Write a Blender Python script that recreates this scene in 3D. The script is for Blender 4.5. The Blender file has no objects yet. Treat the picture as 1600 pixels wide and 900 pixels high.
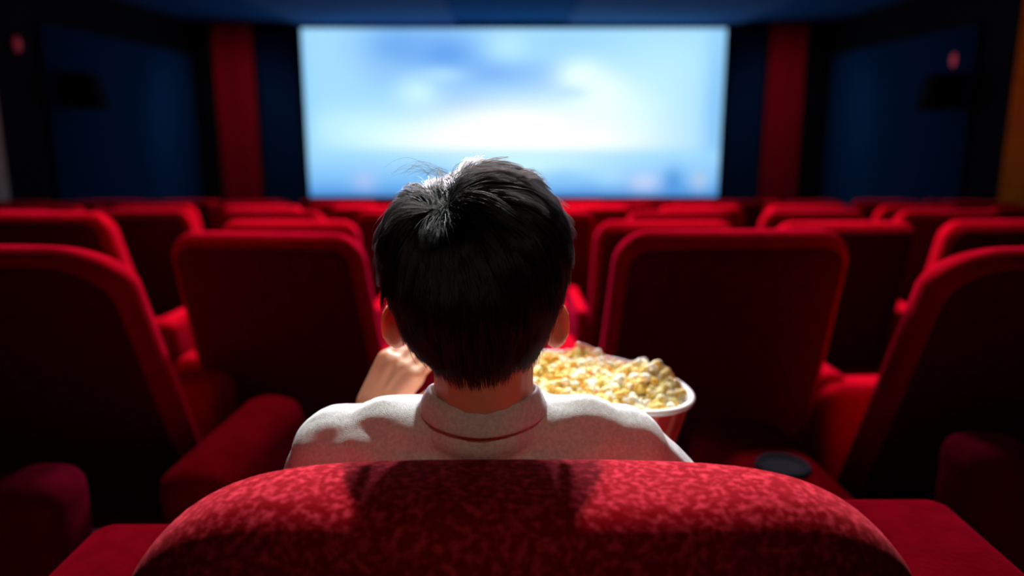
import bpy, bmesh, math, random
import numpy as np
from mathutils import Vector, Matrix, noise as mnoise
random.seed(7); RNG = np.random.default_rng(7)
SC = bpy.context.scene; COL = SC.collection
PI = math.pi
def R(a): return math.radians(a)

# ------------------------------------------------------------------ camera
EYE = 1.29
cd = bpy.data.cameras.new('camera'); cam = bpy.data.objects.new('camera', cd); COL.objects.link(cam)
cam.location = (0, 0, EYE); cam.rotation_euler = (R(90-12), 0, 0)
cd.sensor_width = 36; cd.lens = 27; cd.clip_start = .02
cd.dof.use_dof = True; cd.dof.focus_distance = .72; cd.dof.aperture_fstop = 2.3
SC.camera = cam
# ------------------------------------------------------------------ world, exposure
w = bpy.data.worlds.new('world'); SC.world = w; w.use_nodes = True
w.node_tree.nodes['Background'].inputs[0].default_value = (.25, .4, 1, 1)
w.node_tree.nodes['Background'].inputs[1].default_value = .003
SC.view_settings.view_transform = 'Standard'; SC.view_settings.look = 'None'
SC.view_settings.exposure = 0; SC.view_settings.gamma = 1; SC.view_settings.use_curve_mapping = False
# lamps of the room and added fill lights: (x, y, aim, watts, cone, colour, radius)
SCREEN_STRENGTH = 1.12
KEY = dict(pos=(-.09, 2.50, 2.96), aim=(.0, .68, 1.02), watts=480, cone=18.5, colour=(.96, 1, .97), radius=.035)   # blend .4
# (x, y, aim x, aim y, watts, where)
HOUSE = [(-.9, 3.3, -1.15, 2.3, 330, 72, 'over the second row ahead of the boy, left'), (.9, 3.3, 1.15, 2.3, 330, 72, 'over the second row ahead of the boy, right'),
         (0, 4.6, 0, 2.9, 160, 66, 'over the aisle, just past the boy'),
         (-.35, 6.2, -1.0, 3.4, 1500, 88, 'over the third full row, left of the middle'), (.35, 6.2, 1.0, 3.4, 1500, 88, 'over the third full row, right of the middle'),
         (0, 8.0, 0, 4.8, 2000, 88, 'midway down the room, in the middle'),
         (-2.6, 10.0, -2.3, 7.5, 700, 88, 'before the screen, left side'), (2.6, 10.0, 2.3, 7.5, 700, 88, 'before the screen, right side'),
         (-3.7, 10.9, -4.95, 13.8, 70, 75, 'added to brighten the left curtain'), (3.7, 10.9, 4.95, 13.8, 70, 75, 'added to brighten the right curtain')]  # the curtain washes are unseen lights, added to brighten the curtains
HOUSE_COLOUR = (1, .82, 1)
REAR_FILL = dict(pos=(.20, -2.0, 2.6), aim=(-.02, .72, 1.05), watts=60, cone=12, colour=(1, .68, .5))  # unseen warm fill, added to brighten the boy's back and neck

# ------------------------------------------------------------------ materials
def nodes(name):
    m = bpy.data.materials.new(name); m.use_nodes = True
    nt = m.node_tree; b = nt.nodes['Principled BSDF']
    return m, nt, b
def setv(b, **kw):
    for k, v in kw.items():
        n = k.replace('_', ' ')
        if n in b.inputs:
            b.inputs[n].default_value = (*v, 1) if isinstance(v, tuple) and len(v) == 3 and len(b.inputs[n].default_value) == 4 else v
def plain(name, col, rough=.6, spec=.3, **kw):
    m, nt, b = nodes(name); setv(b, Base_Color=col, Roughness=rough, Specular_IOR_Level=spec, **kw)
    return m
def noisy(name, c1, c2, scale, rough=.8, spec=.2, bump=.0, detail=3, lo=.35, hi=.65, **kw):
    m, nt, b = nodes(name)
    tc = nt.nodes.new('ShaderNodeTexCoord'); n = nt.nodes.new('ShaderNodeTexNoise')
    n.inputs['Scale'].default_value = scale; n.inputs['Detail'].default_value = detail
    nt.links.new(tc.outputs['Object'], n.inputs['Vector'])
    cr = nt.nodes.new('ShaderNodeValToRGB')
    cr.color_ramp.elements[0].position = lo; cr.color_ramp.elements[0].color = (*c1, 1)
    cr.color_ramp.elements[1].position = hi; cr.color_ramp.elements[1].color = (*c2, 1)
    nt.links.new(n.outputs['Fac'], cr.inputs[0]); nt.links.new(cr.outputs[0], b.inputs['Base Color'])
    setv(b, Roughness=rough, Specular_IOR_Level=spec, **kw)
    if bump:
        bp = nt.nodes.new('ShaderNodeBump'); bp.inputs['Strength'].default_value = bump; bp.inputs['Distance'].default_value = .002
        n2 = nt.nodes.new('ShaderNodeTexNoise'); n2.inputs['Scale'].default_value = scale*4
        nt.links.new(tc.outputs['Object'], n2.inputs['Vector'])
        nt.links.new(n2.outputs['Fac'], bp.inputs['Height']); nt.links.new(bp.outputs[0], b.inputs['Normal'])
    return m
M = {}
M['velvet'] = noisy('red_velvet', (.23, .0006, .0035), (.29, .0014, .006), 30, rough=.95, spec=.0, bump=.3,
                    Specular_Tint=(1, .12, .2), Sheen_Weight=.12, Sheen_Roughness=.45, Sheen_Tint=(1, .02, .12))
M['dimmed_arm'] = noisy('painted_dim_red_arm_cloth', (.085, .0003, .002), (.11, .0006, .003), 35, rough=.95, spec=.0, bump=.25, Sheen_Weight=.06, Sheen_Roughness=.5, Sheen_Tint=(1, .02, .1))  # darker red on the wide arms, standing in for weaker light
M['shade_red'] = noisy('painted_shade_red_cloth', (.048, .001, .005), (.065, .0015, .007), 40, rough=.95, spec=.0, bump=.2)  # shade of seat backs and neighbouring cushions painted as darker red
M['crushed'] = noisy('crushed_red_velvet', (.22, .0008, .004), (.62, .034, .055), 150, rough=.9, spec=.01, bump=.3, detail=5, lo=.46, hi=.72,
                     Sheen_Weight=.10, Sheen_Roughness=.4, Sheen_Tint=(1, .2, .25))
M['black_metal'] = plain('black_metal', (.012, .012, .014), .45, .4)
M['black_plastic'] = plain('black_plastic', (.004, .006, .010), .8, .1)
M['carpet'] = noisy('dark_carpet', (.012, .008, .012), (.03, .012, .018), 60, rough=.95, spec=.05, bump=.5)
M['ceiling'] = noisy('ceiling_paint', (.02, .12, .34), (.028, .14, .38), 3, rough=.9, spec=.0)
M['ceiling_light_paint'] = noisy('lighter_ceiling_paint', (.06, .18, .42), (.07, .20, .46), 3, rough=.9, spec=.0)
M['wallblack'] = noisy('black_wall_cloth', (.006, .007, .010), (.010, .011, .016), 20, rough=.95, spec=.05)
M['navy'] = noisy('navy_acoustic_cloth', (.003, .036, .10), (.006, .050, .13), 40, rough=.95, spec=.0, bump=.3)
M['curtain'] = noisy('red_curtain_cloth', (.42, .004, .018), (.52, .008, .028), 15, rough=.95, spec=.0, Sheen_Weight=.05, Sheen_Roughness=.5)
M['orange_wood'] = noisy('orange_wood', (.70, .16, .008), (.85, .20, .006), 5, rough=.9, spec=.0)
M['beige'] = noisy('beige_panel', (.55, .47, .36), (.62, .53, .42), 5, rough=.9, spec=.0)
M['bucket_in'] = plain('bucket_cream_card', (.85, .83, .76), .6, .3)
def mat_bucket():
    m, nt, b = nodes('red_striped_card')
    tc = nt.nodes.new('ShaderNodeTexCoord'); sp = nt.nodes.new('ShaderNodeSeparateXYZ'); nt.links.new(tc.outputs['Object'], sp.inputs[0])
    at = nt.nodes.new('ShaderNodeMath'); at.operation = 'ARCTAN2'; nt.links.new(sp.outputs[1], at.inputs[0]); nt.links.new(sp.outputs[0], at.inputs[1])
    mu = nt.nodes.new('ShaderNodeMath'); mu.operation = 'MULTIPLY'; mu.inputs[1].default_value = 22; nt.links.new(at.outputs[0], mu.inputs[0])
    si = nt.nodes.new('ShaderNodeMath'); si.operation = 'SINE'; nt.links.new(mu.outputs[0], si.inputs[0])
    cr = nt.nodes.new('ShaderNodeValToRGB'); cr.color_ramp.elements[0].position = .45; cr.color_ramp.elements[1].position = .55
    cr.color_ramp.elements[0].color = (.55, .03, .03, 1); cr.color_ramp.elements[1].color = (.72, .16, .12, 1)
    nt.links.new(si.outputs[0], cr.inputs[0]); nt.links.new(cr.outputs[0], b.inputs['Base Color'])
    setv(b, Roughness=.5)
    return m
M['bucket'] = mat_bucket()
def mat_popcorn():
    m, nt, b = nodes('popcorn')
    tc = nt.nodes.new('ShaderNodeTexCoord'); n = nt.nodes.new('ShaderNodeTexNoise'); n.inputs['Scale'].default_value = 55
    n.inputs['Detail'].default_value = 2
    oi = nt.nodes.new('ShaderNodeObjectInfo'); ad = nt.nodes.new('ShaderNodeVectorMath'); ad.operation = 'ADD'
    nt.links.new(tc.outputs['Object'], ad.inputs[0]); nt.links.new(oi.outputs['Location'], ad.inputs[1]); nt.links.new(ad.outputs[0], n.inputs['Vector'])
    m2 = nt.nodes.new('ShaderNodeMath'); m2.operation = 'MULTIPLY_ADD'; m2.inputs[1].default_value = .35
    nt.links.new(oi.outputs['Random'], m2.inputs[0]); nt.links.new(n.outputs['Fac'], m2.inputs[2])
    cr = nt.nodes.new('ShaderNodeValToRGB'); e = cr.color_ramp.elements
    e[0].position = .50; e[0].color = (.94, .92, .78, 1); e[1].position = 1.; e[1].color = (.72, .28, .02, 1)
    k = e.new(.68); k.color = (.84, .68, .22, 1); k = e.new(.86); k.color = (.80, .46, .06, 1)
    nt.links.new(m2.outputs[0], cr.inputs[0]); nt.links.new(cr.outputs[0], b.inputs['Base Color'])
    setv(b, Roughness=.7, Specular_IOR_Level=.2, Subsurface_Weight=.25, Subsurface_Scale=.004, Subsurface_Radius=(1., .8, .4))
    return m
M['popcorn'] = mat_popcorn()
M['skin'] = noisy('skin', (.62, .30, .17), (.68, .34, .20), 25, rough=.55, spec=.3, Subsurface_Weight=.5, Subsurface_Scale=.018, Subsurface_Radius=(1., .35, .2))
M['lips'] = plain('lips', (.5, .16, .13), .5)
M['eye'] = plain('eye_white', (.8, .8, .78), .2, .5)
M['iris'] = plain('dark_iris', (.03, .015, .01), .15, .5)
M['shirt'] = noisy('pale_grey_jersey', (.62, .63, .61), (.78, .79, .77), 260, rough=.9, spec=.1, bump=.6, detail=4, Sheen_Weight=.15, Subsurface_Weight=.15, Subsurface_Scale=.03, Subsurface_Radius=(1., .7, .6))
M['trousers'] = noisy('dark_blue_denim', (.02, .03, .06), (.03, .045, .085), 120, rough=.9, spec=.1)
M['shoe'] = plain('white_shoe', (.6, .6, .6), .6)
def mat_hair():
    m = bpy.data.materials.new('black_hair'); m.use_nodes = True; nt = m.node_tree; nt.nodes.clear()
    o = nt.nodes.new('ShaderNodeOutputMaterial'); h = nt.nodes.new('ShaderNodeBsdfHairPrincipled')
    h.parametrization = 'ABSORPTION'; h.inputs['Absorption Coefficient'].default_value = (2.7, 3.2, 3.6)
    for k, v in (('Melanin', 1.), ('Melanin Redness', .0), ('Roughness', .30), ('Radial Roughness', .5), ('Random Roughness', .2), ('Random Color', .05), ('IOR', 1.55)):
        if k in h.inputs: h.inputs[k].default_value = v
    nt.links.new(h.outputs[0], o.inputs[0]); return m
M['hair'] = mat_hair()
M['haircap'] = noisy('black_hair_undercoat', (.003, .003, .004), (.012, .011, .012), 150, rough=.75, spec=.15, bump=.8)

# ------------------------------------------------------------------ mesh helpers
def tag(o, label=None, cat=None, group=None, kind=None):
    if label: o['label'] = label
    if cat: o['category'] = cat
    if group: o['group'] = group
    if kind: o['kind'] = kind
    return o
def empty(name, loc=(0, 0, 0), rz=0):
    o = bpy.data.objects.new(name, None); COL.objects.link(o); o.location = loc; o.rotation_euler = (0, 0, rz)
    o.empty_display_size = .1; return o
def mk(name, bm, mat, parent=None, smooth=True, loc=None):
    me = bpy.data.meshes.new(name)
    if smooth:
        for f in bm.faces: f.smooth = True
    bm.normal_update(); bm.to_mesh(me); bm.free(); me.materials.append(mat)
    o = bpy.data.objects.new(name, me); COL.objects.link(o)
    if parent: o.parent = parent
    if loc: o.location = loc
    return o
def struct(name, bm, mat, smooth=False):
    return tag(mk(name, bm, mat, None, smooth), kind='structure')
def box(bm, x0, x1, y0, y1, z0, z1):
    v = [bm.verts.new((x, y, z)) for z in (z0, z1) for x, y in ((x0, y0), (x1, y0), (x1, y1), (x0, y1))]
    for f in ((3, 2, 1, 0), (4, 5, 6, 7), (0, 1, 5, 4), (1, 2, 6, 5), (2, 3, 7, 6), (3, 0, 4, 7)):
        bm.faces.new([v[i] for i in f])
    return v
def rbox(x0, x1, y0, y1, z0, z1, r, seg=4, fn=None):
    bm = bmesh.new(); box(bm, x0, x1, y0, y1, z0, z1)
    bmesh.ops.bevel(bm, geom=bm.edges[:], offset=r, segments=seg, profile=.5, affect='EDGES')
    if fn:
        for v in bm.verts: v.co = Vector(fn(*v.co))
    return bm
def loft(bm, rings, cap=True):
    vs = [[bm.verts.new(p) for p in r] for r in rings]; n = len(rings[0])
    for a, b in zip(vs, vs[1:]):
        for i in range(n): bm.faces.new((a[i], a[(i+1) % n], b[(i+1) % n], b[i]))
    if cap:
        bm.faces.new(vs[0][::-1]); bm.faces.new(vs[-1])
def sell(t, e):
    c, s = math.cos(t), math.sin(t)
    return math.copysign(abs(c)**(2/e), c), math.copysign(abs(s)**(2/e), s)
def sphere(bm, c, r, seg=16):
    s = r if isinstance(r, (tuple, list)) else (r, r, r)
    g = bmesh.ops.create_uvsphere(bm, u_segments=seg, v_segments=seg//2+2, radius=1)
    for v in g['verts']: v.co = Vector((v.co.x*s[0]+c[0], v.co.y*s[1]+c[1], v.co.z*s[2]+c[2]))
    return g['verts']
def capsule(bm, p, q, r0, r1, seg=14):
    p, q = Vector(p), Vector(q); d = (q-p).normalized()
    a = d.orthogonal().normalized(); b = d.cross(a)
    rings = []
    for k in range(1, 6):
        t = -PI/2 + k*PI/2/6; rings.append((p + d*(math.sin(t)*r0), math.cos(t)*r0))
    rings += [(p, r0), (q, r1)]
    for k in range(1, 6):
        t = k*PI/2/6; rings.append((q + d*(math.sin(t)*r1), math.cos(t)*r1))
    loft(bm, [[c + (a*math.cos(2*PI*i/seg) + b*math.sin(2*PI*i/seg))*r for i in range(seg)] for c, r in rings])
def chain(bm, pts, rs):
    for i in range(len(pts)-1): capsule(bm, pts[i], pts[i+1], rs[i], rs[i+1])
def remeshed(name, bm, mat, voxel, smooth_it=6, parent=None, displace=None):
    me = bpy.data.meshes.new(name); bm.to_mesh(me); bm.free()
    o = bpy.data.objects.new(name+'_raw', me); COL.objects.link(o)
    m = o.modifiers.new('r', 'REMESH'); m.mode = 'VOXEL'; m.voxel_size = voxel
    s = o.modifiers.new('s', 'SMOOTH'); s.iterations = smooth_it; s.factor = .6
    dg = bpy.context.evaluated_depsgraph_get(); ev = o.evaluated_get(dg)
    out = bpy.data.meshes.new_from_object(ev)
    bpy.data.objects.remove(o); bpy.data.meshes.remove(me)
    if displace:
        n = len(out.vertices); co = np.empty(n*3); out.vertices.foreach_get('co', co); co = co.reshape(-1, 3)
        no = np.empty(n*3); out.vertices.foreach_get('normal', no); no = no.reshape(-1, 3)
        co = displace(co, no); out.vertices.foreach_set('co', co.ravel()); out.update()
    out.name = name; out.polygons.foreach_set('use_smooth', [True]*len(out.polygons))
    out.materials.clear(); out.materials.append(mat)
    o = bpy.data.objects.new(name, out); COL.objects.link(o)
    if parent: o.parent = parent
    return o
def copy_tree(o, parent=None):
    c = o.copy(); COL.objects.link(c); c.parent = parent
    for ch in [x for x in o.children]: copy_tree(ch, c)
    return c

# ------------------------------------------------------------------ the room
X_W, Y_F, Z_C, Y_B = 5.5, 14.0, 3.01, -3.2
def top_z(Y):    # height of the backrest tops along the rake
    ys = [0, 2.1, 3.0, 3.95, 4.9, 5.85, 6.8, 7.75, 8.7]
    zs = [1.0, 1.0, .922, .858, .785, .712, .630, .545, .450]
    return float(np.interp(Y, ys, zs))
ROWS = [3.0, 3.95, 4.9, 5.85, 6.8, 7.75, 8.7]
bm = bmesh.new()
edges = [(Y_B, 2.65, 0.0)] + [(y-.35, y+.60, top_z(y)-1.0) for y in ROWS] + [(ROWS[-1]+.60, Y_F, -.62)]
for y0, y1, z in edges: box(bm, -X_W, X_W, y0, y1, -.9, z)
struct('floor', bm, M['carpet'])
bm = bmesh.new(); box(bm, -X_W, X_W, Y_B, Y_F, Z_C, Z_C+.1); struct('ceiling', bm, M['ceiling'])
bm = bmesh.new(); box(bm, -X_W-.1, -X_W, Y_B, Y_F, -.9, Z_C); struct('wall_left', bm, M['wallblack'])
bm = bmesh.new(); box(bm, X_W, X_W+.1, Y_B, Y_F, -.9, Z_C); struct('wall_right', bm, M['wallblack'])
bm = bmesh.new(); box(bm, -X_W-.1, X_W+.1, Y_F, Y_F+.1, -.9, Z_C); struct('wall_front', bm, M['wallblack'])
bm = bmesh.new(); box(bm, -X_W-.1, X_W+.1, Y_B-.1, Y_B, -.9, Z_C); struct('wall_back', bm, M['wallblack'])
# ceiling battens: a soffit panel over each side of the screen end
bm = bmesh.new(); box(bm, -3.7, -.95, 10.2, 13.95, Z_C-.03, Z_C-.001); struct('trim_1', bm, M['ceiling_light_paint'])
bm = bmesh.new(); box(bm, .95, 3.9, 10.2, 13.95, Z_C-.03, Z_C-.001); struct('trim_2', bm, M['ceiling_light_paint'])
# cloth wall panels
def panel(n, x0, x1, y0, y1, z0, z1, m):
    bm = rbox(x0, x1, y0, y1, z0, z1, .012, 2); struct('trim_%d' % n, bm, m, True)
panel(3, -X_W+.001, -X_W+.05, 9.3, 13.6, -.55, 2.45, M['navy'])
panel(4, X_W-.05, X_W-.001, 9.4, 13.6, -.55, 2.45, M['navy'])
panel(5, -X_W+.001, -X_W+.06, 5.2, 8.35, -.4, 1.72, M['beige'])
panel(6, X_W-.06, X_W-.001, 5.2, 8.62, -.4, 2.62, M['orange_wood'])
panel(7, -4.45, -3.72, Y_F-.05, Y_F-.001, -.55, 2.95, M['navy'])
panel(8, 3.80, 4.43, Y_F-.05, Y_F-.001, -.55, 2.95, M['navy'])

# ------------------------------------------------------------------ the screen
def mat_screen():
    m = bpy.data.materials.new('projected_sky_film'); m.use_nodes = True; nt = m.node_tree; nt.nodes.clear()
    N, L = nt.nodes.new, nt.links.new
    out = N('ShaderNodeOutputMaterial'); em = N('ShaderNodeEmission'); L(em.outputs[0], out.inputs[0]); em.inputs[1].default_value = SCREEN_STRENGTH
    tc = N('ShaderNodeTexCoord')
    def lin(c): return tuple(((x/255+.055)/1.055)**2.4 if x > 10 else x/255/12.92 for x in c)
    cur = None
    def mix(fac, col):
        nonlocal cur
        x = N('ShaderNodeMix'); x.data_type = 'RGBA'; L(fac, x.inputs[0]); L(cur, x.inputs[6]); x.inputs[7].default_value = (*lin(col), 1)
        cur = x.outputs[2]
    base = N('ShaderNodeRGB'); base.outputs[0].default_value = (*lin((158, 212, 250)), 1); cur = base.outputs[0]
    def blob(u, v, su, sv, col, amt=1.):
        s = N('ShaderNodeVectorMath'); s.operation = 'SUBTRACT'; L(tc.outputs['UV'], s.inputs[0]); s.inputs[1].default_value = (u, v, 0)
        d = N('ShaderNodeVectorMath'); d.operation = 'DIVIDE'; L(s.outputs[0], d.inputs[0]); d.inputs[1].default_value = (su, sv, 1)
        q = N('ShaderNodeVectorMath'); q.operation = 'DOT_PRODUCT'; L(d.outputs[0], q.inputs[0]); L(d.outputs[0], q.inputs[1])
        e = N('ShaderNodeMath'); e.operation = 'POWER'; e.inputs[0].default_value = math.exp(-1); L(q.outputs['Value'], e.inputs[1])
        a = N('ShaderNodeMath'); a.operation = 'MULTIPLY'; a.inputs[1].default_value = amt; L(e.outputs[0], a.inputs[0]); mix(a.outputs[0], col)
    for b in [(.22, .90, .09, .16, (112, 170, 232)), (.34, .84, .10, .17, (98, 158, 232)), (.46, .74, .14, .08, (110, 168, 236), .9),
              (.20, .72, .05, .08, (140, 192, 240), .6), (.58, .70, .12, .09, (132, 186, 240), .9), (.38, .58, .08, .08, (140, 192, 240), .8),
              (.49, .90, .05, .08, (180, 228, 252), .9), (.27, .63, .05, .09, (196, 238, 254), .9), (.33, .73, .06, .05, (176, 222, 252), .8),
              (.63, .92, .10, .08, (150, 205, 250), .7), (.87, .80, .12, .2, (178, 228, 254), .8),
              (.12, .42, .12, .12, (190, 236, 254), .8), (.24, .36, .14, .10, (206, 246, 255), .8),
              (.74, .52, .16, .22, (214, 246, 255), .95), (.66, .73, .055, .09, (226, 252, 255), 1), (.71, .62, .06, .12, (232, 252, 255), .9),
              (.50, .42, .20, .15, (255, 255, 255), 1), (.56, .34, .24, .11, (255, 255, 255), 1), (.48, .33, .20, .09, (255, 255, 255), 1),
              (.64, .63, .045, .035, (164, 208, 240), .55), (.66, .43, .05, .03, (228, 250, 245), .6),
              (.985, .5, .03, .6, (112, 180, 232), .7), (.005, .5, .02, .6, (130, 200, 245), .5)]:
        blob(*b)
    # the sea below the horizon of the film
    sp = N('ShaderNodeSeparateXYZ'); L(tc.outputs['UV'], sp.inputs[0])
    def below(v0, v1, col, amt=1.):
        r = N('ShaderNodeMapRange'); L(sp.outputs[1], r.inputs[0]); r.inputs[1].default_value = v0; r.inputs[2].default_value = v1
        r.inputs[3].default_value = 0; r.inputs[4].default_value = amt; mix(r.outputs[0], col)
    below(.31, .25, (150, 208, 248), .85); below(.24, .08, (100, 170, 234), .8); below(.09, .0, (52, 120, 200), .75)
    for b in [(.52, .20, .22, .10, (205, 242, 252), .8), (.135, .10, .03, .06, (170, 190, 235), .8), (.30, .14, .06, .05, (110, 180, 235), .6),
              (.62, .12, .05, .05, (120, 185, 240), .6), (.735, .13, .035, .07, (165, 215, 245), .7), (.82, .09, .04, .06, (190, 205, 240), .9),
              (.955, .10, .022, .06, (170, 195, 225), .9), (.89, .10, .025, .08, (60, 130, 205), .7)]:
        blob(*b)
    L(cur, em.inputs[0]); return m
scr = empty('cinema_screen', (.03, Y_F-.02, 0))
tag(scr, 'wide glowing cinema screen showing bright clouds over a blue sea', 'screen')
sx0, sx1, sz0, sz1 = -3.66, 3.66, .03, 2.91
bm = bmesh.new(); uvl = bm.loops.layers.uv.new('UVMap')
def scr_pt(u, v):      # rounded corners, gentle bow forward at the edges
    return (sx0+(sx1-sx0)*u, -.10-.03*(2*u-1)**2, sz0+(sz1-sz0)*v)
nu, nv, rad = 48, 24, .10
g = {}
for j in range(nv+1):
    for i in range(nu+1): g[i, j] = bm.verts.new(scr_pt(i/nu, j/nv))
for j in range(nv):
    for i in range(nu):
        f = bm.faces.new((g[i, j], g[i+1, j], g[i+1, j+1], g[i, j+1]))
        for l, (a, b) in zip(f.loops, ((i, j), (i+1, j), (i+1, j+1), (i, j+1))): l[uvl].uv = (a/nu, b/nv)
mk('projection_surface', bm, mat_screen(), scr)
bm = bmesh.new()
for a in ((sx0-.09, sx1+.09, sz0-.09, sz0), (sx0-.09, sx1+.09, sz1, sz1+.06), (sx0-.09, sx0, sz0, sz1), (sx1, sx1+.09, sz0, sz1)):
    box(bm, a[0], a[1], -.16, -.02, a[2], a[3])
mk('masking_frame', bm, M['wallblack'], scr, False)

# ------------------------------------------------------------------ curtains beside the screen
def curtain(x0, x1, label, seed):
    rn = random.Random(seed); n = 60; rows = 14
    bm = bmesh.new(); g = {}
    for j in range(rows+1):
        z = -.6 + (2.98+.6)*j/rows
        for i in range(n+1):
            u = i/n; ph = u*2*PI*5.5
            y = 13.72 + .055*math.sin(ph+.3*math.sin(j*.4)) + .018*math.sin(2.3*ph+seed)
            g[i, j] = bm.verts.new((x0+(x1-x0)*u + .012*math.sin(ph*2), y, z))
    for j in range(rows):
        for i in range(n): bm.faces.new((g[i, j], g[i+1, j], g[i+1, j+1], g[i, j+1]))
    o = mk('curtain', bm, M['curtain'])
    s = o.modifiers.new('s', 'SOLIDIFY'); s.thickness = .006
    return tag(o, label, 'curtain', 'curtains beside the screen')
curtain(-5.13, -4.44, 'pleated red velvet curtain hanging left of the screen', 1)
curtain(4.42, 5.04, 'pleated red velvet curtain hanging right of the screen', 2)

# ------------------------------------------------------------------ speakers and small red lamps on the side walls
def speaker(x, y, z, s, label):
    t = empty('wall_speaker', (x, y, z)); tag(t, label, 'speaker', 'speakers on the side walls')
    def tilt(px, py, pz): return (px - s*.10*(0-pz), py, pz)
    bm = rbox(-.14, .14, -.15, .15, -.22, .22, .02, 3, lambda a, b, c: (a + s*.25*c, b, c)); o = mk('cabinet', bm, M['black_plastic'], t); o.location = (-s*.22, 0, 0)
    bm = rbox(-.012, .012, -.13, .13, -.2, .2, .006, 2, lambda a, b, c: (a + s*.25*c, b, c)); o = mk('grille', bm, M['wallblack'], t); o.location = (-s*.372, 0, 0)
    bm = bmesh.new(); capsule(bm, (-s*.06, 0, 0), (s*.015, 0, 0), .03, .03); o = mk('bracket', bm, M['black_metal'], t)
speaker(-5.5+.03, 9.75, 1.70, -1, 'black loudspeaker mounted on the left side wall')
speaker(5.5-.03, 9.75, 1.68, 1, 'black loudspeaker mounted on the right side wall, below a red lamp')
M['redglow'] = bpy.data.materials.new('red_lamp_glass'); M['redglow'].use_nodes = True
b = M['redglow'].node_tree.nodes['Principled BSDF']; setv(b, Base_Color=(.5, .05, .09), Emission_Color=(1, .09, .17), Emission_Strength=.22)
M['redglow_dim'] = M['redglow'].copy(); M['redglow_dim'].name = 'dim_red_lamp_glass'
setv(M['redglow_dim'].node_tree.nodes['Principled BSDF'], Emission_Strength=.07)
def wall_lamp(x, y, z, s, m, label):
    t = empty('wall_lamp', (x, y, z)); tag(t, label, 'lamp', 'small red lamps on the side walls')
    mk('back_plate', rbox(-.012, .012, -.05, .05, -.08, .08, .008, 2), M['black_metal'], t)
    bm = bmesh.new(); sphere(bm, (-s*.03, 0, 0), (.035, .045, .085), 16); mk('lamp_shade', bm, m, t)
wall_lamp(5.488, 9.85, 2.07, 1, M['redglow'], 'small pink-red lamp high on the right side wall')
wall_lamp(-5.488, 8.85, 2.16, -1, M['redglow_dim'], 'small dim red lamp high on the left side wall')

# ------------------------------------------------------------------ cinema seats
def back_bm(W, H0, H1, T, rc, rz, taper=.0, e=3.4, recl=18, n=56, bulge=0., dome=.85):
    """padded backrest: rings up its height, leaning back, rounded over at the top"""
    rings = []; tr = math.tan(R(recl)); lv = []
    for k in range(5): t = PI/2*k/5; lv.append((H0+.04*(1-math.cos(t)) - 0, .75+.25*math.sin(t), 0))
    body = [H0+.04+(H1-rz-H0-.04)*k/10 for k in range(11)]
    for z in body: lv.append((z, 1, 0))
    for k in range(1, 15): t = PI/2*k/14; lv.append((H1-rz*(1-math.sin(t)), 1, t))
    for z, s, t in lv:
        hw = W/2 + taper*(H1-z) - rc*(1-math.cos(t)); ht = T/2*s*(1+.0*z)
        if t: ht = T/2*max(.04, math.cos(t)**dome)
        hw *= (.97+.03*s); cy = -(z-H1)*tr
        ring = []
        for i in range(n):
            c, q = sell(2*PI*i/n, e)
            ring.append((hw*c, cy + ht*q - bulge*(1-c*c)*(1 if q < 0 else 0), z))
        rings.append(ring)
    bm = bmesh.new(); loft(bm, rings)
    return bm
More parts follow.
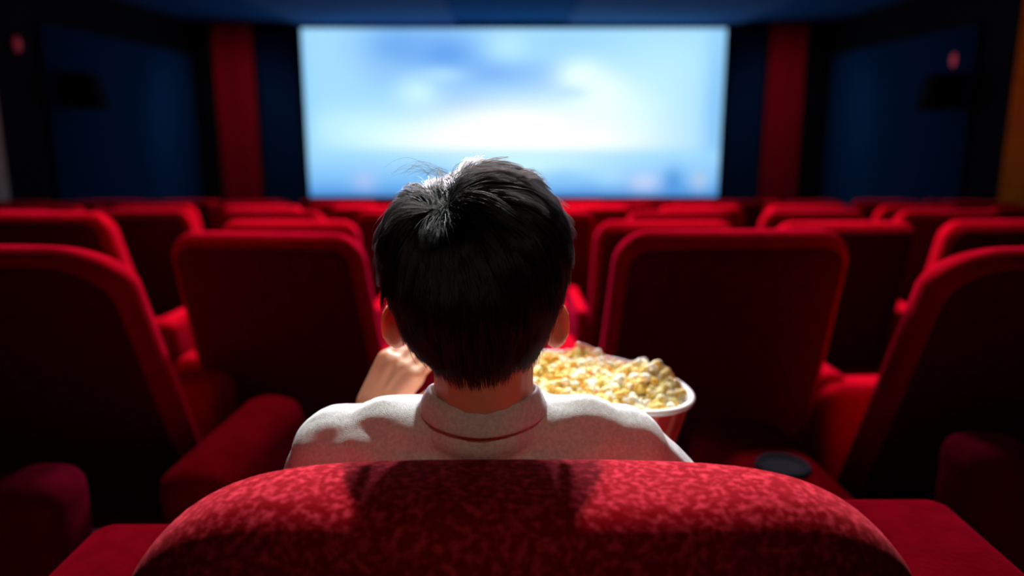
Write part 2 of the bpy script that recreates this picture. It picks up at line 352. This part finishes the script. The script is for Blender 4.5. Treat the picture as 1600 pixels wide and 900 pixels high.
def seat(loc, rz, W=.56, H=1.0, taper=.06, rc=.06, rz_=.05, T=.13, e=3.6, recl=18, arms=((-1, .10), (1, .10)), arm_len=.46, arm_top=.62,
         cup=(), arm_r=.06, folded=False, cup_y=.24, panel_up=.45, dome=.85, arm_tops=None, fold_y=.0, fold_top=.8, arm_y=0., mat='velvet', label='', group=None, arm_off=None):
    """origin on the floor under the top edge of the backrest; +y looks to the screen"""
    t = empty('cinema_chair', loc, rz); tag(t, label, 'chair', group)
    mk('backrest', back_bm(W, .30, H, T, rc, rz_, taper, e, recl, dome=dome), M[mat], t)
    by = (H-.42)*math.tan(R(recl))
    # added panel on the backrest rear, its shade put into a darker red
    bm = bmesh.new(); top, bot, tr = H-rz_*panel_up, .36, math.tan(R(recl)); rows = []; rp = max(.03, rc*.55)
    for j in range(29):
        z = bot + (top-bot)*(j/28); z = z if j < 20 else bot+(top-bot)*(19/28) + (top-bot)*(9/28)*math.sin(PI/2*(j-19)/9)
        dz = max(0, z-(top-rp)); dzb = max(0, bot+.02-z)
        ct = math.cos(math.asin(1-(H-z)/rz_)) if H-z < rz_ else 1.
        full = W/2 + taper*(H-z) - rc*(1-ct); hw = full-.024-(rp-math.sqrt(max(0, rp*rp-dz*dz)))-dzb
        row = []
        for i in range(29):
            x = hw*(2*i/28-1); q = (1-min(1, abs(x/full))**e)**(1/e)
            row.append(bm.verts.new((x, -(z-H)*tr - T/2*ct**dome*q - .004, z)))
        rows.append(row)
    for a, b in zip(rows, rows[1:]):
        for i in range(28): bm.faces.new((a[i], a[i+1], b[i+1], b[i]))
    bp = mk('back_shade_panel', bm, M['shade_red'], t); sm = bp.modifiers.new('s', 'SOLIDIFY'); sm.thickness = .010; sm.offset = -1
    # piping line of the tip-up cushion and the cushion itself
    if folded:
        bm = rbox(-W/2+.03, W/2-.03, by+.16+fold_y, by+.30+fold_y, .33, fold_top, .045, 4, lambda a, b, c: (a*(1.0-.10*max(0, (c-.5))/.3), b+.12*(c-.33), c))
    else:
        bm = rbox(-W/2+.01, W/2-.01, by+.03, by+.50, .34, .46, .04, 4, lambda a, b, c: (a, b, c+.03*math.cos(a*3)*(1 if c > .4 else 0)-.02+.06*(b-by)))
    mk('seat_cushion', bm, M['shade_red' if folded == 1 else 'velvet'], t)  # cushions beside the boy take the darker red as painted shade
    for s, aw in arms:
        off = W/2 + .012 + aw/2 if arm_off is None else arm_off[s]
        x0, x1 = s*off-aw/2, s*off+aw/2
        y0 = by-.02 - (.0 if aw < .15 else .1) + arm_y
        r = min(aw*.42, arm_r)
        bm = rbox(x0, x1, y0, y0+arm_len, .06, (arm_tops or {}).get(s, arm_top), r, 5, lambda a, b, c: (a, b - (c-.3)*.22*(1 if b < y0+.2 else .3), c))
        a = mk('armrest', bm, M['dimmed_arm' if aw > .12 else 'velvet'], t)
        if s in cup:
            bm = bmesh.new()
            cx, cy = (x0+x1)/2, y0+cup_y-.06; rings = []
            for rr, zz in ((.038, .002), (.040, .0025), (.044, .006), (.048, .010), (.053, .003), (.053, -.06)):
                rings.append([(cx+rr*math.cos(2*PI*i/28), cy+rr*math.sin(2*PI*i/28), arm_top+zz) for i in range(28)])
            loft(bm, rings); mk('cup_holder', bm, M['black_plastic'], a)
    for s in (-1, 1):
        bm = bmesh.new(); x0, x1, ya, yb = s*W*.36-.02, s*W*.36+.02, by-.04, by+.34
        prof = [(ya, 0), (yb, 0), (yb, .03), (by+.13, .06), (by+.11, .36), (by+.01, .36), (by+.0, .06), (ya, .03)]
        loft(bm, [[(x, a, b) for a, b in prof] for x in (x0, x1)]); mk('leg', bm, M['black_metal'], t, False)
    return t
G_NEAR = 'red velvet cinema seats near the boy'
# the seat the boy sits in: broad crushed-velvet roll on top
boy_seat = seat((.008, .550, 0), 0, W=.640, H=1.020, taper=.03, rc=.155, rz_=.13, T=.19, e=3.0, dome=.5, panel_up=.95, recl=13, arms=((-1, .205), (1, .205)), arm_len=.36, arm_top=.815, arm_r=.032, arm_tops={-1: .805, 1: .84}, mat='crushed',
     label='red crushed velvet cinema seat the boy is sitting in, seen from behind', group=G_NEAR)
seat((-1.03, .53, 0), 0, W=.66, H=.99, taper=.03, rc=.15, rz_=.12, T=.125, e=3, recl=13, arms=((-1, .2),), arm_len=.4, arm_top=.80, folded=True, fold_y=.28, fold_top=.71,
     label='dim red seat with folded cushion, left of the boy and mostly out of view', group=G_NEAR)
seat((1.04, .55, 0), 0, W=.66, H=.99, taper=.03, rc=.15, rz_=.12, T=.125, e=3, recl=13, arms=((1, .2),), arm_len=.4, arm_top=.80, folded=True, fold_y=.28, fold_top=.76,
     label='dim red seat with folded cushion, right of the boy and mostly out of view', group=G_NEAR)
# the two big seats ahead on either side
seat((-1.09, 1.52, 0), R(-4), W=.64, H=1.055, folded=2, fold_top=.62, taper=.03, rc=.16, rz_=.085, T=.14, e=3.4, recl=21, arms=((-1, .16), (1, .15)), arm_len=.44, arm_y=-.24, arm_top=.66, arm_off={-1: .43, 1: .50},
     label='large red seat at the left edge, its lit side slanting down toward the boy', group=G_NEAR)
seat((1.13, 1.47, 0), R(4), W=.64, H=1.06, folded=2, fold_top=.62, taper=.03, rc=.15, rz_=.08, T=.14, e=3.4, recl=21, arms=((-1, .22), (1, .16)), arm_len=.45, arm_y=-.30, arm_top=.64, cup_y=.19, arm_off={-1: .61, 1: .43}, cup=(-1,),
     label='large red seat at the right edge, with a black cup holder in its armrest', group=G_NEAR)
# the pair right ahead
seat((-.672, 2.07, 0), R(-5), W=.525, H=1.004, taper=.05, rc=.07, rz_=.08, T=.14, e=4, recl=19, arms=((-1, .1), (1, .1)), arm_top=.60,
     label='dark-backed red seat directly ahead, just left of the boy\'s head', group=G_NEAR)
seat((.525, 1.80, 0), R(3), W=.555, H=1.048, taper=.035, rc=.075, rz_=.085, T=.15, e=4, recl=19, arms=((-1, .1), (1, .1)), arm_top=.64,
     label='wide red seat with shade-dark back directly ahead, above the popcorn bucket', group=G_NEAR)
seat((-1.67, 2.62, -.035), R(-5), W=.60, H=1.035, taper=.05, rc=.05, rz_=.07, T=.13, e=4.5, recl=19, arms=((-1, .1), (1, .1)), arm_top=.62,
     label='red seat at the left edge, just beyond the big slanting one', group=G_NEAR)
# the rows down to the screen
proto = None
ORD = ['first', 'second', 'third', 'fourth', 'fifth', 'sixth', 'seventh', 'eighth']
# x of the seats in the first of these rows follows the photograph, the rest keep a regular pitch
row_x = {0: [-.88, -.09, .60, 1.30, 1.98, 2.66]}
offs = {1: .16, 2: -.20, 3: .10, 4: -.12, 5: .22, 6: -.05}
for k, Y in enumerate(ROWS):
    hz = top_z(Y)-1.0
    xs = row_x[k] if k == 0 else [offs[k]+.70*i for i in range(-6, 7) if abs(offs[k]+.70*i) < min(4.7, .72*Y+.5)]
    left = sorted([x for x in xs if x < 0], reverse=True); right = sorted([x for x in xs if x >= 0])
    for side, lst in (('left', left), ('right', right)):
        for i, x in enumerate(lst):
            lab = 'red cinema seat in the %s full row ahead, %s seat %s of the screen centre' % (ORD[k], ORD[i], side)
            yy = Y + RNG.uniform(-.03, .03)
            if proto is None:
                proto = seat((x, yy, hz), 0, W=.54, H=1.0, taper=.02, rc=.06, rz_=.08, T=.14, e=4, recl=17, arms=((-1, .045), (1, .045)), arm_top=.62, label=lab, group='red seats in the rows down to the screen')
                o = proto
            else:
                o = copy_tree(proto)
            o.location = (x, yy, hz); o.rotation_euler = (0, 0, R(RNG.uniform(-1., 1.)))
            o['label'] = lab

# ------------------------------------------------------------------ ceiling lamps
M['lamp_lens'] = bpy.data.materials.new('lamp_lens'); M['lamp_lens'].use_nodes = True
setv(M['lamp_lens'].node_tree.nodes['Principled BSDF'], Base_Color=(.8, .8, .8), Emission_Color=(1, 1, 1), Emission_Strength=2.)
def downlight(pos, aim, watts, cone, colour, radius, label, blend=.5):
    t = empty('ceiling_light', (pos[0], pos[1], Z_C)); tag(t, label, 'ceiling light', 'small spotlights on the ceiling')
    bm = bmesh.new(); rings = [[(r*math.cos(2*PI*i/24), r*math.sin(2*PI*i/24), z) for i in range(24)] for r, z in ((.05, 0), (.05, -.012), (.038, -.012), (.034, -.004))]
    loft(bm, rings); mk('housing', bm, M['black_metal'], t)
    ld = bpy.data.lights.new('spot', 'SPOT'); ld.energy = watts; ld.spot_size = R(cone); ld.spot_blend = blend; ld.color = colour; ld.shadow_soft_size = radius
    l = bpy.data.objects.new('bulb', ld); COL.objects.link(l); l.parent = t; l.location = (0, 0, pos[2]-Z_C)
    d = Vector(aim)-Vector(pos); l.rotation_euler = d.to_track_quat('-Z', 'Y').to_euler()
downlight(KEY['pos'], KEY['aim'], KEY['watts'], KEY['cone'], KEY['colour'], KEY['radius'], 'black ceiling spotlight aimed at the boy', .55)
for x, y, ax, ay, wt, cone_, where in HOUSE:
    downlight((x, y, Z_C-.05), (ax, ay, .6), wt, cone_, HOUSE_COLOUR, .10, 'small black ceiling light ' + where, .8)
downlight((REAR_FILL['pos'][0], REAR_FILL['pos'][1], Z_C-.05), REAR_FILL['aim'], REAR_FILL['watts'], REAR_FILL['cone'], REAR_FILL['colour'], .15, 'added warm fill light behind the boy, lifting his shaded back', .9)

# ------------------------------------------------------------------ the boy
HX = -.037
boy = empty('person', (HX, .80, 0))
tag(boy, 'dark-haired boy in a pale grey t-shirt seen from behind, holding a popcorn bucket', 'person')
BO = Vector((HX, .80, 0))
def fix(o):     # geometry is modelled in room coordinates; the parent stands at the boy's place
    o.parent = boy; o.location = -BO; return o
def hand(bm, wrist, d, up, side, curl=(.3, .3, .3, .3), spread=.12, s=.88, thumb_out=.8, roll=1):
    """wrist point, direction of the palm, up = back of hand normal, side=+1 thumb on +cross side"""
    d = Vector(d).normalized(); up = (Vector(up)-Vector(up).dot(d)*d).normalized(); lat = d.cross(up).normalized()*side
    W = Vector(wrist)
    # palm
    for k, (a, rr) in enumerate(((-.026, .013), (-.009, .014), (.009, .014), (.025, .012))):
        capsule(bm, W + lat*(-a*.55*s) + d*.008, W + d*.068*s + lat*(-a*s), .015*s, rr*s)
    tips = []
    for k, (a, L) in enumerate(((-.027, .066), (-.009, .074), (.009, .069), (.026, .054))):
        p = W + d*.072*s + lat*(-a*s); ang = 0; c = curl[k]
        dirn = (d + lat*(-a*spread*20)).normalized()
        rr = (.0082, .0085, .0080, .0070)[k]*s
        for seg, f in enumerate((.45, .31, .24)):
            ang += c*(1.0, 1.15, .8)[seg]
            q = p + (dirn*math.cos(ang) - up*math.sin(ang))*(L*f*s)
            capsule(bm, p, q, rr*(1-.07*seg), rr*(1-.07*(seg+1))); p = q
        tips.append(p)
    p0 = W + d*.016*s + lat*.018*s - up*.004; p1 = p0 + (d*.55+lat*thumb_out-up*.35).normalized()*.034*s
    p2 = p1 + (d*.85+lat*.35*thumb_out-up*.3).normalized()*.028*s; p3 = p2 + (d*.95-up*.3).normalized()*.021*s
    chain(bm, [p0, p1, p2, p3], [.014*s, .011*s, .0095*s, .0078*s])
    return tips
ARM_L = dict(sh=(-.180, .765, .945), el=(-.245, .90, .775), wr=(-.185, .955, .918))
ARM_R = dict(sh=(.114, .765, .945), el=(.255, .90, .735), wr=(.182, 1.134, .874))
NX = -.029
# body: one surface
bm = bmesh.new()
sphere(bm, (HX, .757, 1.150), (.077, .088, .070), 28)              # skull
sphere(bm, (HX, .800, 1.105), (.062, .062, .068), 24)               # face and jaw
sphere(bm, (HX, .832, 1.064), (.030, .028, .022), 16)               # chin
capsule(bm, (HX, .858, 1.122), (HX, .872, 1.098), .006, .010)       # nose
for s in (-1, 1): sphere(bm, (HX+s*.010, .868, 1.095), (.007, .007, .006), 10); sphere(bm, (HX+s*.038, .835, 1.092), (.022, .022, .02), 12)
chain(bm, [(HX-.018, .855, 1.079), (HX, .862, 1.081), (HX+.018, .855, 1.079)], [.005, .007, .005])
chain(bm, [(NX, .742, 1.10), (NX, .742, 1.03), (NX, .75, .98)], [.052, .051, .058])
capsule(bm, (NX, .725, 1.08), (NX, .728, 1.0), .044, .046)
for s in (-1, 1):                                                    # ears
    cx = HX+s*.0735
    for k in range(15):
        t0, t1 = R(-110+k*22), R(-110+(k+1)*22)
        def ep(t):
            yy, zz = -math.cos(t)*.0145, math.sin(t)*.0215
            rad = 1.0
            return (cx + s*(.0085 - yy*.72 + .002*math.sin(t)), .7645+yy, 1.089+zz)
        if k < 13: capsule(bm, ep(t0), ep(t1), .0042, .0042, 8)
    m = Matrix.Rotation(s*R(-37), 3, 'Z')
    vs = sphere(bm, (0, 0, 0), (.0075, .0165, .0222), 18)
    for v in vs: v.co = m @ v.co + Vector((cx+s*.008, .763, 1.089))
    capsule(bm, (cx+s*.002, .765, 1.074), (cx+s*.008, .763, 1.068), .0055, .0055, 8)
def torso(bm, g=0.):
    prof = [(.43, .130, .095, .89), (.50, .135, .090, .885), (.60, .128, .084, .862), (.70, .132, .084, .838), (.80, .145, .085, .812), (.88, .160, .085, .788), (.935, .165, .078, .768), (.965, .150, .060, .765)]
    rings = []
    for z, a, b, y in prof:
        rings.append([(HX*.55-.014+(a+g)*sell(2*PI*i/40, 2.6)[0], y+(b+g)*sell(2*PI*i/40, 2.6)[1], z) for i in range(40)])
    loft(bm, rings)
    capsule(bm, (-.180, .765, .945), (.114, .765, .945), .045+g, .045+g)
    capsule(bm, (-.13, .755, .962), (.075, .755, .962), .042+g, .042+g)
torso(bm)
for A in (ARM_L, ARM_R):
    s = -1 if A is ARM_L else 1
    mid = (Vector(A['sh'])*.5+Vector(A['el'])*.5)+Vector((s*.006, 0, .006))
    chain(bm, [A['sh'], mid, A['el']], [.043, .038, .032])
    fm = Vector(A['el'])*.65+Vector(A['wr'])*.35
    chain(bm, [A['el'], fm, A['wr']], [.032, .031, .021])
# left hand: raised before the chin, fingers reaching right toward the mouth
hand(bm, ARM_L['wr'], (.40, .22, .62), (-.35, -.80, .45), 1, curl=(.50, .55, .62, .7), thumb_out=.6, s=1.04)
tips = hand(bm, ARM_R['wr'], (-.80, .06, .66), (.25, 1.0, .3), -1, curl=(.22, .24, .26, .3), thumb_out=.7, s=.92)
for s in (-1, 1):                                                    # legs
    chain(bm, [(HX*.6+s*.075, .90, .52), (HX*.6+s*.10, 1.24, .535), (HX*.6+s*.10, 1.30, .30), (HX*.6+s*.10, 1.30, .07)], [.078, .055, .046, .032])
    chain(bm, [(HX*.6+s*.10, 1.28, .045), (HX*.6+s*.105, 1.43, .03)], [.032, .026])
body = fix(remeshed('body', bm, M['skin'], .0032, 5))
for s in (-1, 1):
    bm = bmesh.new(); sphere(bm, (HX+s*.030, .845, 1.124), (.0115, .011, .0085), 14); e = fix(mk('eye', bm, M['eye']))
    bm = bmesh.new(); sphere(bm, (HX+s*.030, .8535, 1.124), (.005, .003, .005), 12); i_ = mk('iris', bm, M['iris']); i_.parent = e
bm = bmesh.new(); chain(bm, [(HX-.017, .8575, 1.0765), (HX, .8660, 1.078), (HX+.017, .8575, 1.0765)], [.0025, .0042, .0025]); fix(mk('lips', bm, M['lips']))

# t-shirt
def sleeve(bm, A, g, f=.62):
    s = -1 if A is ARM_L else 1
    sh, el = Vector(A['sh']), Vector(A['el']); p = sh.lerp(el, f)
    chain(bm, [sh, sh.lerp(el, .35)+Vector((s*.006, 0, .004)), p+Vector((s*.004, 0, 0))], [.045+g, .046+g, .047+g])
bm = bmesh.new(); torso(bm, .010)
for A in (ARM_L, ARM_R): sleeve(bm, A, .008)
capsule(bm, (NX-.045, .745, .992), (NX+.045, .745, .992), .030, .030)
capsule(bm, (NX, .742, .985), (NX, .742, 1.002), .060, .056)
def shirt_disp(co, no):
    x, y, z = co[:, 0], co[:, 1], co[:, 2]
    back = np.clip((.79-y)/.05, 0, 1)
    rr = np.sqrt(((x-NX)*.62)**2 + (z-1.085)**2)
    d = .0042*np.sin(rr*150+.5*np.sin(x*22))*np.exp(-((rr-.125)/.042)**2)*np.exp(-((x-NX)/.13)**2)*back
    # long pulls running out from the neck over each shoulder blade
    for s, ph in ((-1, .4), (1, 1.3)):
        u = (x-NX)*s
        d += .0017*np.sin((z-.97+u*.45)*135+ph)*np.exp(-((u-.12)/.05)**2)*back
    nz = np.array([mnoise.noise(Vector((a*14, b*14, c*14))) for a, b, c in co])
    n2 = np.array([mnoise.noise(Vector((a*38+5, b*38, c*38))) for a, b, c in co])
    d += .0020*nz + .0010*n2
    return co + no*d[:, None]
shirt = fix(remeshed('tshirt', bm, M['shirt'], .0042, 5, displace=shirt_disp))
# ribbed collar: a band lying round the neck, high at the nape
bm = bmesh.new(); rings = []
n = 72
for i in range(n):
    t = 2*PI*i/n; c, s = math.cos(t), math.sin(t)
    back = max(0, -s); front = max(0, s)
    zz = 1.018 + .002*abs(c) - .012*front - .004*back**2
    base = Vector((NX+.0590*c, .7405+.0600*s, zz)); outw = Vector((c, s, 0))
    prof = []
    for k in range(12):
        a = 2*PI*k/12; u, v = math.cos(a)*.0030, math.sin(a)*.0125
        prof.append(base + outw*(u - v*.42) + Vector((0, 0, v)))
    rings.append(prof)
vs = [[bm.verts.new(p) for p in r] for r in rings]
for i in range(n):
    for k in range(12): bm.faces.new((vs[i][k], vs[(i+1) % n][k], vs[(i+1) % n][(k+1) % 12], vs[i][(k+1) % 12]))
bmesh.ops.recalc_face_normals(bm, faces=bm.faces)
col = mk('collar', bm, M['shirt']); col.parent = shirt

bm = bmesh.new()
for s in (-1, 1):
    chain(bm, [(HX*.6+s*.072, .89, .53), (HX*.6+s*.10, 1.24, .54), (HX*.6+s*.10, 1.31, .30), (HX*.6+s*.10, 1.31, .12)], [.088, .068, .060, .050])
capsule(bm, (HX*.6-.06, .88, .53), (HX*.6+.06, .88, .53), .092, .092)
fix(remeshed('trousers', bm, M['trousers'], .006, 5))
for s in (-1, 1):
    bm = bmesh.new(); chain(bm, [(HX*.6+s*.10, 1.275, .046), (HX*.6+s*.105, 1.40, .040), (HX*.6+s*.11, 1.46, .035)], [.042, .040, .032])
    fix(remeshed('shoe', bm, M['shoe'], .006, 3))

# hair: an undercoat volume and strands combed out from the whorl
HZ = [1.020, 1.040, 1.053, 1.071, 1.090, 1.121, 1.143, 1.171, 1.187, 1.201, 1.215, 1.226, 1.236, 1.245, 1.251, 1.2545]
HW = [.018, .030, .042, .060, .0735, .0865, .0930, .0960, .0945, .0895, .0810, .0710, .0590, .0430, .0270, .0060]
HB = [.050, .062, .074, .086, .0955, .1050, .1085, .1060, .1010, .0940, .0840, .0730, .0600, .0430, .0260, .0060]
HF = [-.03, -.025, -.02, -.012, .000, .022, .045, .090, .092, .090, .082, .072, .060, .043, .026, .006]
HCX = [-.030, -.030, -.031, -.033, -.035, -.0360, -.037, -.037, -.037, -.0365, -.036, -.035, -.033, -.031, -.029, -.027]
WH = Vector((-.066, .688, 1.229))
def hair_pt(t, z, off=0.):
    a, b, f, cx = (float(np.interp(z, HZ, q)) for q in (HW, HB, HF, HCX))
    c, s = sell(t, 2.15)
    dep = b if s < 0 else f
    a *= .965
    x, y = cx + a*c, .757 + dep*s
    p = Vector((x, y, z)); out = Vector((c*.8, s*.8, max(0, (z-1.15)/.1))).normalized()
    # the dent of the parting left of the crown
    dd = math.exp(-(((x+.070)/.017)**2)) * math.exp(-(((z-1.240)/.030)**2)) * math.exp(-(((y-.73)/.09)**2))
    lobe = math.exp(-(((x+.050)/.022)**2)) * math.exp(-(((z-1.235)/.02)**2))
    p += out*(off - .014*dd + .004*lobe + .0025*mnoise.noise(Vector((x*45, y*45, z*25))))
    return p
bm = bmesh.new(); n = 72; rings = []
for k in range(70):
    z = 1.020 + (1.2545-1.020)*(1-(1-k/69)**1.6)
    rings.append([hair_pt(2*PI*i/n, z, -.0045) for i in range(n)])
loft(bm, rings)
from mathutils.bvhtree import BVHTree
bmesh.ops.recalc_face_normals(bm, faces=bm.faces); bm.normal_update(); BV = BVHTree.FromBMesh(bm)
hair = fix(mk('hair', bm, M['haircap']))
def strands(N, seed):
    rn = np.random.default_rng(seed); pts = []; rad = []; K = 9
    while len(pts) < N:
        z = 1.035 + (1.2535-1.035)*rn.random()**.75; t = rn.random()*2*PI
        s_ = math.sin(t)
        p = hair_pt(t, z, -.004)
        if p.y > .80 and rn.random() < .6: continue
        # local frame by differences
        e = 1e-3
        tu = (hair_pt(t+e, z)-hair_pt(t-e, z)); tv = (hair_pt(t, min(z+e, 1.2544))-hair_pt(t, z-e))
        if tu.length < 1e-7 or tv.length < 1e-7: continue
        nrm = tu.cross(tv).normalized()
        if nrm.dot(p-Vector((HX, .757, 1.14))) < 0: nrm = -nrm
        away = p-WH; dist = away.length
        d = away.normalized()*(1.0) + Vector((0, 0, -1))*min(1.6, dist*14)*.9 + Vector((.30, 0, 0))*math.exp(-(dist/.05)**2)
        d += Vector(rn.normal(0, .10, 3)) + mnoise.noise_vector(p*60)*.6
        lump = mnoise.noise(p*95+Vector((3, 1, 7)))
        if rn.random() < .04: d += Vector(rn.normal(0, .5, 3))
        d = (d - d.dot(nrm)*nrm).normalized()
        low = np.clip((1.115-z)/.06, 0, 1)
        L = (.044*(1-low)+.016*low)*rn.uniform(.7, 1.25)
        q = p.copy(); line = [q.copy()]; dirn = d.copy(); lift = (rn.uniform(.0005, .0045)+.0065*max(-.02, lump)+(.003 if rn.random() < .08 else 0))*(1 + (1.3 if rn.random() < .10 else 0))
        C = Vector((HX, .757, 1.15))
        for k in range(K-1):
            q = q + dirn*(L/(K-1))
            loc, sn, _, _ = BV.find_nearest(q)
            if sn.dot(loc-C) < 0: sn = -sn
            surf = loc + sn*(.0035 + lift*((k+1)/(K-1))**1.3)     # follow the curve of the head
            nq = q.lerp(surf, .38 if q.z > 1.06 else .15)
            dn = nq - line[-1]
            if dn.length > 1e-6: dirn = (dirn*.55 + dn.normalized()*.45 + Vector((0, 0, -.05))).normalized()
            q = line[-1] + dn.normalized()*(L/(K-1))
            line.append(q.copy())
        pts.append(line); rad.append(rn.uniform(.00014, .00028))
    return pts, rad
lines, rads = strands(21000, 3)
# gather the strands into locks: each bends toward the nearest of a few guide strands
from mathutils.kdtree import KDTree
NG = 900; kd = KDTree(NG)
for i in range(NG): kd.insert(lines[i][0], i)
kd.balance()
A = np.array([[tuple(p) for p in l] for l in lines]); uu = (np.arange(9)/8.)[None, :, None]
gi = np.array([kd.find(l[0])[1] for l in lines]); wgt = np.random.default_rng(9).uniform(.45, .92, len(lines))[:, None, None]
wgt[A[:, 0, 2] < 1.10] *= .35
A = A + (A[gi]-A)*wgt*uu**.9
lines = [[Vector(p) for p in l] for l in A]
# long flyaways arcing up and left from the parting
for i in range(26):
    rn = np.random.default_rng(100+i)
    root = Vector((-.060+rn.uniform(-.012, .008), .70+rn.uniform(-.03, .04), 1.243)); line = [root]
    reach, hgt = rn.uniform(.018, .052), rn.uniform(.006, .020)
    sg = -1 if i % 5 else 1
    for k in range(1, 9):
        u = k/8
        line.append(root + Vector((sg*reach*u*(.7 if sg > 0 else 1), -.01*u, hgt*math.sin(u*PI*.75)-.006*u*u)))
    lines.append(line); rads.append(.00013)
cu = bpy.data.hair_curves.new('hair_strands'); K = 9
cu.add_curves([K]*len(lines))
cu.attributes['position'].data.foreach_set('vector', np.array([[tuple(p) for p in l] for l in lines], dtype=np.float32).ravel())
ra = cu.attributes.get('radius') or cu.attributes.new('radius', 'FLOAT', 'POINT')
ra.data.foreach_set('value', np.array([[r*(1-.75*(k/(K-1))**2) for k in range(K)] for r in rads], dtype=np.float32).ravel())
cu.materials.append(M['hair'])
ho = bpy.data.objects.new('hair_strands', cu); COL.objects.link(ho); ho.parent = hair
SC.cycles_curves.shape = 'RIBBONS' if hasattr(SC, 'cycles_curves') else None

# ------------------------------------------------------------------ popcorn bucket
BC = Vector((.090, 1.000, .759)); RT, RB, BH = .129, .098, .190; TILT = (R(-2), R(8), 0)
bk = empty('popcorn_bucket', BC); bk.rotation_euler = TILT
tag(bk, 'round red striped popcorn bucket with a cream rim, held before the boy', 'bucket')
def ring(r, z, n=72): return [(r*math.cos(2*PI*i/n), r*math.sin(2*PI*i/n), z) for i in range(n)]
bm = bmesh.new(); loft(bm, [ring(RB-.002, 0), ring(RB, .002), ring(RB+(RT-RB)*.5, BH*.5), ring(RT, BH), ring(RT-.002, BH), ring(RB-.004, .006)]); mk('tub', bm, M['bucket'], bk)
bm = bmesh.new(); loft(bm, [ring(RB-.0035, .007), ring(RT-.0035, BH-.001), ring(RT-.0065, BH-.001), ring(RB-.0065, .010)], cap=True); mk('lining', bm, M['bucket_in'], bk)
bm = bmesh.new(); prof = []
for i in range(72):
    t = 2*PI*i/72; prof.append([((RT+.0005+.0045*math.cos(2*PI*k/10))*math.cos(t), (RT+.0005+.0045*math.cos(2*PI*k/10))*math.sin(t), BH+.0042*math.sin(2*PI*k/10)) for k in range(10)])
vs = [[bm.verts.new(p) for p in r] for r in prof]
for i in range(72):
    for k in range(10): bm.faces.new((vs[i][k], vs[(i+1) % 72][k], vs[(i+1) % 72][(k+1) % 10], vs[i][(k+1) % 10]))
mk('rim', bm, M['bucket_in'], bk)
# kernels
BM = Matrix.Translation(BC) @ (Matrix.Rotation(TILT[1], 4, 'Y') @ Matrix.Rotation(TILT[0], 4, 'X'))
def kernel_mesh(seed):
    rn = np.random.default_rng(seed); lobes = []
    for k in range(rn.integers(5, 8)):
        d = rn.normal(size=3); d /= np.linalg.norm(d); lobes.append((d*rn.uniform(.45, .72), rn.uniform(.38, .55)))
    lobes.append((np.zeros(3), .55))
    bm = bmesh.new(); bmesh.ops.create_icosphere(bm, subdivisions=4, radius=1)
    for v in bm.verts:
        n_ = np.array(v.co.normalized()); best = .3
        for c, r in lobes:
            b_ = n_ @ c; disc = b_*b_ - (c @ c - r*r)
            if disc > 0: best = max(best, b_+math.sqrt(disc))
        best += .05*mnoise.noise(Vector(n_*6+seed)) + .03*mnoise.noise(Vector(n_*14+seed))
        v.co = Vector(n_)*best*.0108
    me = bpy.data.meshes.new('popped_kernel'); 
    for f in bm.faces: f.smooth = True
    bm.to_mesh(me); bm.free(); me.materials.append(M['popcorn']); return me
KM = [kernel_mesh(s) for s in range(8)]
def heap(x, y):    # surface height above the rim, bucket coordinates
    r = math.hypot(x, y)/(RT-.008)
    return BH + .008 - .016*r**2.2 + .026*math.exp(-(((x-.080)/.034)**2+((y-.01)/.05)**2)) + .014*math.exp(-(((x+.005)/.035)**2+((y-.10)/.03)**2)) + .008*math.exp(-(((x+.09)/.04)**2+((y-.03)/.06)**2))
placed = []
tries = 0
while len(placed) < 270 and tries < 60000:
    tries += 1
    rr = (RT-.016)*math.sqrt(random.random()); a = random.random()*2*PI
    x, y = rr*math.cos(a), rr*math.sin(a); layer = 0 if len(placed) < 190 else random.choice((0, -.011))
    z = heap(x, y) - .004 + random.uniform(-.004, .004) + layer
    if all((x-p[0])**2+(y-p[1])**2+(z-p[2])**2 > .0136**2 for p in placed) or tries > 50000:
        placed.append((x, y, z))
for x, y, z in placed:
    o = bpy.data.objects.new('popped_kernel', random.choice(KM)); COL.objects.link(o)
    o.location = BM @ Vector((x, y, z)); o.rotation_euler = [random.uniform(0, 6.28) for _ in range(3)]
    s = random.uniform(.85, 1.25); o.scale = (s, s, s)
    tag(o, 'buttery yellow and white popped kernel heaped in the popcorn bucket', 'popcorn', 'popcorn heaped in the bucket')
bm = bmesh.new(); rings = []
for k in range(26):
    r = (RT-.012)*k/25
    rings.append([(r*math.cos(2*PI*i/90), r*math.sin(2*PI*i/90), heap(r*math.cos(2*PI*i/90), r*math.sin(2*PI*i/90))-.017+.005*mnoise.noise(Vector((r*math.cos(2*PI*i/90)*90, r*math.sin(2*PI*i/90)*90, 0)))) for i in range(90)])
rings[0] = [(math.cos(2*PI*i/90)*1e-4, math.sin(2*PI*i/90)*1e-4, rings[0][0][2]) for i in range(90)]
rings = [ring(RB-.012, .02, 90)] + rings[::-1]
loft(bm, rings); bmesh.ops.recalc_face_normals(bm, faces=bm.faces)
o = mk('popcorn', bm, M['popcorn']); o.location = BC; o.rotation_euler = TILT
tag(o, 'packed popcorn filling the red bucket below the top kernels', 'popcorn', kind='stuff')
